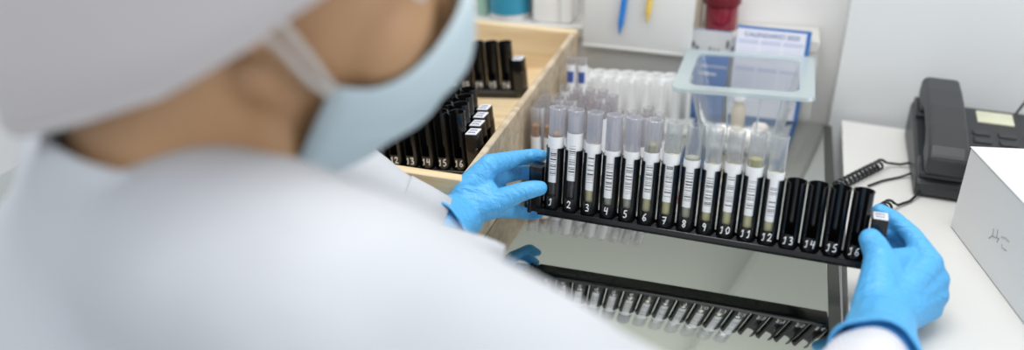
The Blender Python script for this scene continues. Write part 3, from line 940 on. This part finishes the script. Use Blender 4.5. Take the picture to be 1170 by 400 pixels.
# ------------------------------------------------------------------ white carton
yaw = math.atan2(0.022, 0.0977)
CT = (0.2235, 0.984, 0.0)
t = tag(empty('carton', CT, (0, 0, yaw)), 'plain white carton with handwritten number, standing in front of the telephone', 'box')
CH = 0.0985
MB().rbox(0, 0.24, -0.32, 0, 0.0005, CH - 0.0012, 0.0012, 1).build('carton_body', M['carton'], t)
MB().rbox(-0.0008, 0.2408, -0.3208, 0.0008, CH - 0.001, CH, 0.0004, 1).build('carton_lid', M['carton'], t)
# pencil writing on the left face, seen from above
mi = (Matrix.Translation(CT) @ Matrix.Rotation(yaw, 4, 'Z')).inverted()
def onleft(px, py):
    d = W @ Vector((px - 585, FPX, -(py - 200)))
    o = mi @ Vector((0, 0, HC)); dd = mi.to_3x3() @ d
    s = -o.x / dd.x
    q = o + dd * s
    return (-0.0002, q.y, q.z)
wr_ = MB()
for st in ([(125, 90), (117, 150), (80, 178)], [(162, 100), (156, 150), (152, 172)], [(108, 160), (172, 180), (156, 215)], [(195, 165), (235, 178), (265, 212)], [(195, 232), (203, 265), (245, 292)]):
    wr_.tube([onleft(1120 + a / 8, 250 + b / 8) for a, b in st], 0.00055, 5)
wr_.build('handwritten_number', M['pencil'], t)

# ------------------------------------------------------------------ person
H0 = Vector((-0.276, 0.432, 0.383))
HR = Vector((0.576, -0.782, -0.237)); HF = Vector((0.703, 0.622, -0.345)); HU = Vector((0.418, 0.032, 0.908))
HM = Matrix.Translation(H0) @ Matrix((HR, HF, HU)).transposed().to_4x4()
hrot = HM.to_3x3()
def hd(x, y, z): return HM @ Vector((x, y * 1.12 if y > 0 else y, z))
NB = Vector((-0.335, 0.400, 0.235))                # base of the neck
SR, SL = Vector((-0.175, 0.310, 0.232)), Vector((-0.480, 0.535, 0.220))
ER, EL = Vector((0.060, 0.425, 0.040)), Vector((-0.500, 0.655, 0.178))
WR_, WL_ = Vector((0.1165, 0.640, 0.0475)), Vector((-0.2790, 0.7140, 0.0540))
PEL = Vector((-0.50, 0.27, -0.26))
HIPR, HIPL = Vector((-0.43, 0.20, -0.29)), Vector((-0.56, 0.34, -0.29))
KR, KL = Vector((-0.10, 0.47, -0.27)), Vector((-0.22, 0.62, -0.27))
AR, AL = Vector((-0.13, 0.46, -0.72)), Vector((-0.25, 0.61, -0.72))

# hand skeletons: each chain (point, radius)
def pp(x, y, Y):
    d = W @ Vector((x - 585, FPX, -(y - 200)))
    return Vector((0, 0, HC)) + d * (Y / d.y)
LH = {
    'wrist': [(WL_, 0.027), (pp(527, 247, 0.752), 0.0245)],
    'index': [(pp(537, 216, 0.768), 0.017), (pp(559, 189, 0.783), 0.0120), (pp(590, 181, 0.826), 0.0088), (pp(609, 178, 0.838), 0.0079), (pp(618, 178, 0.834), 0.0070)],
    'middle': [(pp(538, 224, 0.775), 0.017), (pp(556, 202, 0.800), 0.0122), (pp(592, 197, 0.838), 0.0088), (pp(606, 197, 0.840), 0.0078), (pp(614, 197, 0.834), 0.0068)],
    'ring': [(pp(540, 232, 0.775), 0.017), (pp(560, 222, 0.803), 0.0118), (pp(590, 222, 0.840), 0.0084), (pp(606, 222, 0.840), 0.0075), (pp(614, 222, 0.834), 0.0066)],
    'pinky': [(pp(542, 240, 0.772), 0.016), (pp(566, 238, 0.795), 0.0110), (pp(590, 242, 0.826), 0.0080), (pp(606, 244, 0.838), 0.0072), (pp(615, 244, 0.834), 0.0062)],
    'thumb': [(pp(533, 240, 0.752), 0.018), (pp(566, 231, 0.762), 0.0132), (pp(596, 219, 0.773), 0.0098), (pp(609, 216, 0.779), 0.0090), (pp(617, 215, 0.783), 0.0078)],
}
RH = {
    'wrist': [(WR_, 0.031), (pp(1006, 376, 0.695), 0.0295)],
    'index': [(pp(1020, 345, 0.738), 0.018), (pp(1062, 301, 0.782), 0.0125), (pp(1042, 269, 0.812), 0.0092), (pp(1021, 250, 0.821), 0.0082), (pp(1005, 241, 0.815), 0.0072)],
    'middle': [(pp(1025, 350, 0.738), 0.018), (pp(1069, 319, 0.780), 0.0125), (pp(1050, 288, 0.819), 0.0092), (pp(1024, 268, 0.824), 0.0082), (pp(1006, 262, 0.816), 0.0072)],
    'ring': [(pp(1028, 356, 0.735), 0.018), (pp(1069, 337, 0.772), 0.0120), (pp(1046, 308, 0.815), 0.0088), (pp(1022, 286, 0.822), 0.0078), (pp(1006, 280, 0.816), 0.0068)],
    'pinky': [(pp(1026, 362, 0.730), 0.017), (pp(1063, 353, 0.762), 0.0110), (pp(1044, 330, 0.804), 0.0080), (pp(1022, 308, 0.817), 0.0072), (pp(1008, 300, 0.815), 0.0062)],
    'thumb': [(pp(1001, 355, 0.722), 0.022), (pp(1004, 322, 0.746), 0.0175), (pp(1005, 294, 0.765), 0.0135), (pp(999, 281, 0.771), 0.0122), (pp(995, 274, 0.773), 0.0108)],
}
def hand(b, H, k=1.0, grow=0.0, n=14):
    if H is RH:
        b.cone(pp(1014, 300, 0.764), 0.0125 * k, pp(1046, 296, 0.795), 0.0120 * k, n)
        b.cone(pp(1014, 300, 0.764), 0.0125 * k, H['index'][0][0], 0.016 * k, n)
    w = H['wrist']
    b.cone(w[0][0], w[0][1] * k + grow, w[1][0], w[1][1] * k + grow, n)
    for f, ch in H.items():
        if f == 'wrist': continue
        b.cone(w[1][0], w[1][1] * 0.82 * k + grow, ch[0][0], ch[0][1] * k + grow, n)
        for (p, r), (q, s) in zip(ch, ch[1:]):
            b.cone(p, r * k + grow, q, s * k + grow, n)
    # web of the palm
    for a, c in (('index', 'middle'), ('middle', 'ring'), ('ring', 'pinky')):
        b.cone(H[a][1][0], H[a][1][1] * 0.92 * k, H[c][1][0], H[c][1][1] * 0.92 * k, n)
    b.cone(H['thumb'][1][0], H['thumb'][1][1] * 0.95 * k, H['index'][0][0], H['index'][0][1] * 0.9 * k, n)
    mid = H['thumb'][1][0].lerp(H['index'][1][0], 0.45).lerp(w[1][0], 0.15)
    b.cone(mid, 0.0105 * k, H['index'][0][0], H['index'][0][1] * 0.9 * k, n)
    return b

pb = MB()
# skull and face
pb.ball(hd(0, -0.012, 0.048), (0.073, 0.092, 0.086), 24, 16, hrot)
pb.ball(hd(0, 0.030, -0.030), (0.058, 0.066, 0.082), 24, 16, hrot)
for s in (-1, 1):
    pb.cone(hd(s * 0.044, 0.008, -0.052), 0.019, hd(s * 0.018, 0.070, -0.098), 0.017)
    pb.ball(hd(s * 0.032, 0.058, -0.024), (0.026, 0.024, 0.026), 16, 10, hrot)          # cheeks
    pb.cone(hd(s * 0.013, 0.0755, 0.037), 0.0085, hd(s * 0.044, 0.060, 0.036), 0.0080)       # brows
    pb.ball(hd(s * 0.030, 0.0735, 0.0215), (0.0135, 0.010, 0.0075), 12, 8, hrot)              # eyelids
    pb.ball(hd(s * 0.074, -0.006, 0.0), (0.008, 0.017, 0.030), 14, 10, hrot)              # ears
    pb.ball(hd(s * 0.010, 0.102, -0.028), 0.008, 10, 8)
pb.ball(hd(0, 0.076, -0.098), 0.017, 14, 10)
pb.ball(hd(0, 0.062, -0.022), (0.060, 0.042, 0.048), 20, 14, hrot)
pb.cone(hd(0, 0.078, 0.020), 0.011, hd(0, 0.094, -0.020), 0.015)
pb.ball(hd(0, 0.040, 0.055), (0.062, 0.040, 0.050), 20, 14, hrot)
pb.cone(hd(0, 0.080, 0.026), 0.0095, hd(0, 0.113, -0.022), 0.0105)
pb.cone(hd(-0.016, 0.094, -0.058), 0.008, hd(0.016, 0.094, -0.058), 0.008)
pb.cone(hd(-0.014, 0.092, -0.070), 0.008, hd(0.014, 0.092, -0.070), 0.008)
# neck, trunk, limbs
pb.cone(hd(0, -0.028, -0.045), 0.054, NB, 0.058, 24)
pb.cone(hd(0, 0.01, -0.055), 0.045, NB + Vector((0.03, 0.02, -0.01)), 0.05, 20)
for s in (SR, SL): pb.cone(NB + Vector((0, 0, -0.04)), 0.058, s, 0.046, 20)
CH_ = (SR + SL) / 2 + Vector((-0.02, -0.02, -0.12))
pb.cone((SR * 0.75 + SL * 0.25) - Vector((0, 0, 0.09)), 0.085, (SR * 0.25 + SL * 0.75) - Vector((0, 0, 0.09)), 0.085, 24)
pb.cone(CH_, 0.12, PEL, 0.125, 24)
pb.cone(SR, 0.044, ER, 0.034, 20); pb.cone(ER, 0.035, WR_, 0.024, 20)
pb.cone(SL, 0.044, EL, 0.034, 20); pb.cone(EL, 0.035, WL_, 0.024, 20)
for hip, k, a in ((HIPR, KR, AR), (HIPL, KL, AL)):
    pb.cone(PEL, 0.11, hip, 0.085, 20); pb.cone(hip, 0.082, k, 0.052, 20); pb.cone(k, 0.052, a, 0.034, 20)
    pb.cone(a, 0.034, a + Vector((0.09, 0.075, -0.045)), 0.026, 16)
hand(pb, LH, 0.80); hand(pb, RH, 0.80)
person = voxel(pb, 'person', M['skin'], None, 0.0038, 4)
tag(person, 'person in white coat, cap, mask and blue gloves bending over the tube rack', 'person')

# eyes and eyebrows
for s in (-1, 1):
    e_ = MB().ball(hd(s * 0.030, 0.0725, 0.0125), 0.0108, 18, 12).build('eye', M['eye'], person)
    MB().ball(hd(s * 0.030, 0.0795, 0.0105), (0.0048, 0.0030, 0.0048), 14, 8, hrot).build('iris', M['liq_dark'], e_)
    MB().tube([hd(s * x_, y_, z_) for x_, y_, z_ in ((0.014, 0.0835, 0.038), (0.026, 0.0795, 0.042), (0.038, 0.0720, 0.042), (0.046, 0.0660, 0.038))], [0.002, 0.003, 0.003, 0.0015], 8).build('eyebrow', M['cord'], person)

# gloves
for H, nm, w0, w1, fl_ in ((LH, 'left', WL_, LH['wrist'][1][0], 0.08), (RH, 'right', WR_, RH['wrist'][1][0], 0.45)):
    gb = hand(MB(), H, 1.0, 0.0)
    gl = voxel(gb, 'glove', M['glove'], person, 0.0017, 5)
    ax = (w1 - w0).normalized()
    q = ax.to_track_quat('Z', 'Y').to_matrix().to_4x4()
    r0 = H['wrist'][0][1]
    cf = MB()
    n = 40
    rings = []
    for zz, rr in ((0.020, r0 * 0.99), (0.008, r0 * 1.05), (-0.004, r0 * (1.03 + 0.13 * fl_)), (-0.016, r0 * (1.04 + 0.26 * fl_)), (-0.018, r0 * (1.045 + 0.26 * fl_)), (-0.017, r0 * (0.99 + 0.26 * fl_)), (-0.004, r0 * (0.97 + 0.13 * fl_)), (0.012, r0 * 0.98)):
        rings.append([(rr * (1 + 0.035 * math.sin(5 * 2 * PI * k / n + zz * 60)) * math.cos(2 * PI * k / n), rr * (1 + 0.035 * math.sin(5 * 2 * PI * k / n + zz * 60)) * math.sin(2 * PI * k / n), zz) for k in range(n)])
    lf = loft(rings)
    cf.add(lf.v, lf.f, Matrix.Translation(w0) @ q)
    ringp = [Matrix.Translation(w0) @ q @ Vector(p) for p in rings[3]]
    cf.tube(ringp, 0.0016, 8, closed=True)
    cf.build('glove_cuff', M['glove'], gl, ang=60)

# lab coat
cb = MB()
cb.cone(NB + Vector((-0.01, -0.01, -0.030)), 0.075, SR, 0.070, 24)
cb.cone(NB + Vector((-0.01, -0.01, -0.030)), 0.075, SL, 0.066, 24)
cb.cone((SR * 0.8 + SL * 0.2) - Vector((0, 0, 0.08)), 0.108, (SR * 0.2 + SL * 0.8) - Vector((0, 0, 0.08)), 0.108, 28)
cb.cone(CH_, 0.150, PEL + Vector((0, 0, 0.02)), 0.165, 28)
cb.cone(PEL, 0.160, HIPR + (KR - HIPR) * 0.45, 0.110, 24); cb.cone(PEL, 0.160, HIPL + (KL - HIPL) * 0.45, 0.110, 24)
cb.cone(SR, 0.070, ER, 0.055, 24)
cb.cone(ER, 0.055, WR_.lerp(ER, 0.30), 0.038, 24)
cb.cone(SL, 0.066, EL, 0.060, 24); cb.cone(EL, 0.060, WL_.lerp(EL, 0.16), 0.028, 24)
tip = pp(574, 284, 0.585)
for k in range(9):                                      # open front edge of the coat, hanging away from the chest
    q_ = Vector((-0.290, 0.470, 0.185)).lerp(Vector((-0.270, 0.500, -0.040)), k / 8)
    cb.cone(q_, 0.030, tip.lerp(Vector((-0.225, 0.560, -0.060)), k / 8), 0.010, 14)
coat = voxel(cb, 'lab_coat', M['coat'], person, 0.0065, 8)
# soft folds in the cloth
for v_ in coat.data.vertices:
    c = v_.co
    nz = noise.noise(c * 9.0) * 0.006 + noise.noise(Vector((c.x * 22, c.y * 22, c.z * 9))) * 0.0028
    v_.co = c + v_.normal * nz
coat.data.update()
def sleeve_end(E_, W_, f0, r0, f1, r1, name, m):
    a = W_.lerp(E_, f0); b = W_.lerp(E_, f1)
    ax = (b - a).normalized()
    q = Matrix.Translation(a) @ ax.to_track_quat('Z', 'Y').to_matrix().to_4x4()
    L_ = (b - a).length
    n = 36; rings = []
    for zz, rr in ((0, r0 * 0.9), (0, r0), (L_ * 0.5, (r0 + r1) / 2 * 1.02), (L_, r1), (L_ + 0.001, r1 - 0.002), (L_ * 0.5, (r0 + r1) / 2 - 0.003), (0.002, r0 * 0.9)):
        rings.append([(rr * (1 + 0.05 * math.sin(4 * 2 * PI * k / n + 1.0)) * math.cos(2 * PI * k / n), rr * (1 + 0.05 * math.sin(4 * 2 * PI * k / n + 1.0)) * math.sin(2 * PI * k / n), zz) for k in range(n)])
    lf = loft(rings)
    return MB().add(lf.v, lf.f, q).build(name, m, coat, ang=60)
sleeve_end(ER, WR_, 0.32, 0.039, 0.06, 0.033, 'sleeve_cuff', M['cuff'])
sleeve_end(EL, WL_, 0.20, 0.031, 0.03, 0.029, 'sleeve_cuff', M['coat'])
# collar: band round the neck
cl = MB()
n = 44
axn = (hd(0, -0.03, -0.05) - NB).normalized()
qn = Matrix.Translation(NB + axn * 0.010) @ axn.to_track_quat('Z', 'Y').to_matrix().to_4x4()
rings = []
for zz, rr in ((-0.02, 0.074), (0.018, 0.069), (0.030, 0.0665), (0.031, 0.0645), (0.018, 0.0655), (-0.02, 0.068)):
    rings.append([(rr * math.cos(2 * PI * k / n), rr * math.sin(2 * PI * k / n), zz) for k in range(n)])
lf = loft(rings)
cl.add(lf.v, lf.f, qn)
cl.build('collar', M['coat'], coat, ang=60)

# cap
cp = MB()
nu, nv = 64, 26
vs = []
RX, RY, RZ = 0.092, 0.118, 0.102
def cap_pt(u, v):
    """v 0 at the hem, 1 at the crown"""
    a = 2 * PI * u
    hx, hy = math.cos(a), math.sin(a)
    zc = 0.040
    zh = -0.020 + (-0.020 + RY * 0.86 * hy) * 1.02             # hem: forehead high, nape low
    zh += 0.5 * max(0, RY * 0.86 * hy + 0.015)
    f0 = (zh - zc) / RZ
    if f0 > 0: f0 = math.asin(min(0.95, f0))
    f = f0 + (PI / 2 - f0) * v
    if f < 0: z = zc + RZ * f; q = 1 - 0.25 * (RZ * f / 0.17) ** 2
    else: z = zc + RZ * math.sin(f); q = math.cos(f)
    k = 1 + 0.012 * math.sin(u * 2 * PI * 22) * (1 - v) ** 2 + 0.02 * math.sin(3.1 * a + 5 * v) * math.sin(PI * v) - 0.05 * max(0, 1 - v * 9)
    return (RX * k * q * hx, (-0.020 + RY * k * q * hy) / (1.12 if -0.020 + RY * k * q * hy > 0 else 1), z)
for j in range(nv + 1):
    for i in range(nu):
        vs.append(tuple(hd(*cap_pt(i / nu, j / nv))))
fs = [(j * nu + i, j * nu + (i + 1) % nu, (j + 1) * nu + (i + 1) % nu, (j + 1) * nu + i) for j in range(nv) for i in range(nu)]
cp.add(vs, fs)
cap = cp.build('hair_cap', M['cap'], person, ang=180)
sd = cap.modifiers.new('thickness', 'SOLIDIFY'); sd.thickness = 0.0015; sd.offset = 1
MB().tube([hd(*cap_pt(i / nu, 0.012)) for i in range(nu)], 0.0028, 8, closed=True).build('elastic_hem', M['cap'], cap)

# face mask
mk = MB()
nu, nv = 28, 22
def mask_pt(u, v):
    s = abs(u)
    c = math.cos(u * PI / 2) ** 0.85
    ex, ey = 0.064 - 0.008 * v, 0.042
    ez = -0.042 - 0.062 * v
    prof = [(0.0, 0.108, 0.018), (0.22, 0.127, -0.010), (0.45, 0.128, -0.038), (0.7, 0.117, -0.072), (0.88, 0.097, -0.102), (1.0, 0.074, -0.120)]
    for (a, ya, za), (b, yb_, zb_) in zip(prof, prof[1:]):
        if v <= b + 1e-9:
            f = (v - a) / (b - a); cy = ya + (yb_ - ya) * f; cz = za + (zb_ - za) * f; break
    y = ey + (cy - ey) * c
    z = ez + (cz - ez) * c ** (1 + 1.8 * (1 - v) ** 2)
    x = math.copysign(ex * math.sin(s * PI / 2) ** 0.95, u) if s > 0 else 0
    y += 0.0016 * math.sin(v * PI * 7) * c
    return (x, y, z)
vs = [tuple(hd(*mask_pt(-1 + 2 * i / nu, j / nv))) for j in range(nv + 1) for i in range(nu + 1)]
fs = [(j * (nu + 1) + i, j * (nu + 1) + i + 1, (j + 1) * (nu + 1) + i + 1, (j + 1) * (nu + 1) + i) for j in range(nv) for i in range(nu)]
mk.add(vs, fs)
mask = mk.build('face_mask', M['mask'], person, ang=180)
sd = mask.modifiers.new('thickness', 'SOLIDIFY'); sd.thickness = 0.002; sd.offset = 0
for s in (-1, 1):
    top_, bot_ = mask_pt(s, 0.02), mask_pt(s, 0.10)
    path = [top_, (s * 0.072, 0.026, -0.026), (s * 0.082, 0.004, -0.004), (s * 0.087, -0.012, 0.008), (s * 0.088, -0.022, 0.002), (s * 0.084, -0.014, -0.010), (s * 0.078, 0.004, -0.016), (s * 0.070, 0.026, -0.036), bot_]
    # smooth path
    out = []
    for k in range(len(path) - 1):
        p0 = Vector(path[max(k - 1, 0)]); p1 = Vector(path[k]); p2 = Vector(path[k + 1]); p3 = Vector(path[min(k + 2, len(path) - 1)])
        for q_ in range(6):
            f = q_ / 6
            out.append(0.5 * ((2 * p1) + (p2 - p0) * f + (2 * p0 - 5 * p1 + 4 * p2 - p3) * f * f + (3 * p1 - p0 - 3 * p2 + p3) * f ** 3))
    out.append(Vector(path[-1]))
    MB().tube([hd(*p) for p in out], 0.0026, 8).build('ear_loop', M['loop'], mask)
# trousers and shoes, below the bench
tb = MB()
for hip, k, a in ((HIPR, KR, AR), (HIPL, KL, AL)):
    tb.cone(PEL + Vector((0, 0, -0.01)), 0.118, hip, 0.096, 20); tb.cone(hip, 0.094, k, 0.062, 20); tb.cone(k, 0.062, a + Vector((0, 0, 0.03)), 0.050, 20)
voxel(tb, 'trousers', M['trousers'], person, 0.009, 6)
for a in (AR, AL):
    sb = MB(); sb.cone(a + Vector((-0.02, -0.016, -0.030)), 0.042, a + Vector((0.11, 0.09, -0.050)), 0.034, 16); sb.cone(a, 0.045, a + Vector((0, 0, -0.02)), 0.045)
    o = voxel(sb, 'shoe', M['shoe'], person, 0.006, 4)

# stool under the person
t = tag(empty('stool', (PEL.x, PEL.y, FLOOR)), 'dark round stool carrying the seated person', 'stool')
MB().lathe([(0, 0.310), (0.15, 0.310), (0.165, 0.325), (0.165, 0.345), (0.15, 0.362), (0, 0.365)], 32).build('seat', M['stoolseat'], t)
MB().lathe([(0, 0.04), (0.025, 0.04), (0.025, 0.31), (0, 0.31)], 20).build('column', M['frame'], t)
for k in range(5):
    a = 2 * PI * k / 5
    MB().tube([(0.02 * math.cos(a), 0.02 * math.sin(a), 0.06), (0.22 * math.cos(a), 0.22 * math.sin(a), 0.02)], [0.018, 0.012], 8).build('foot', M['frame'], t)
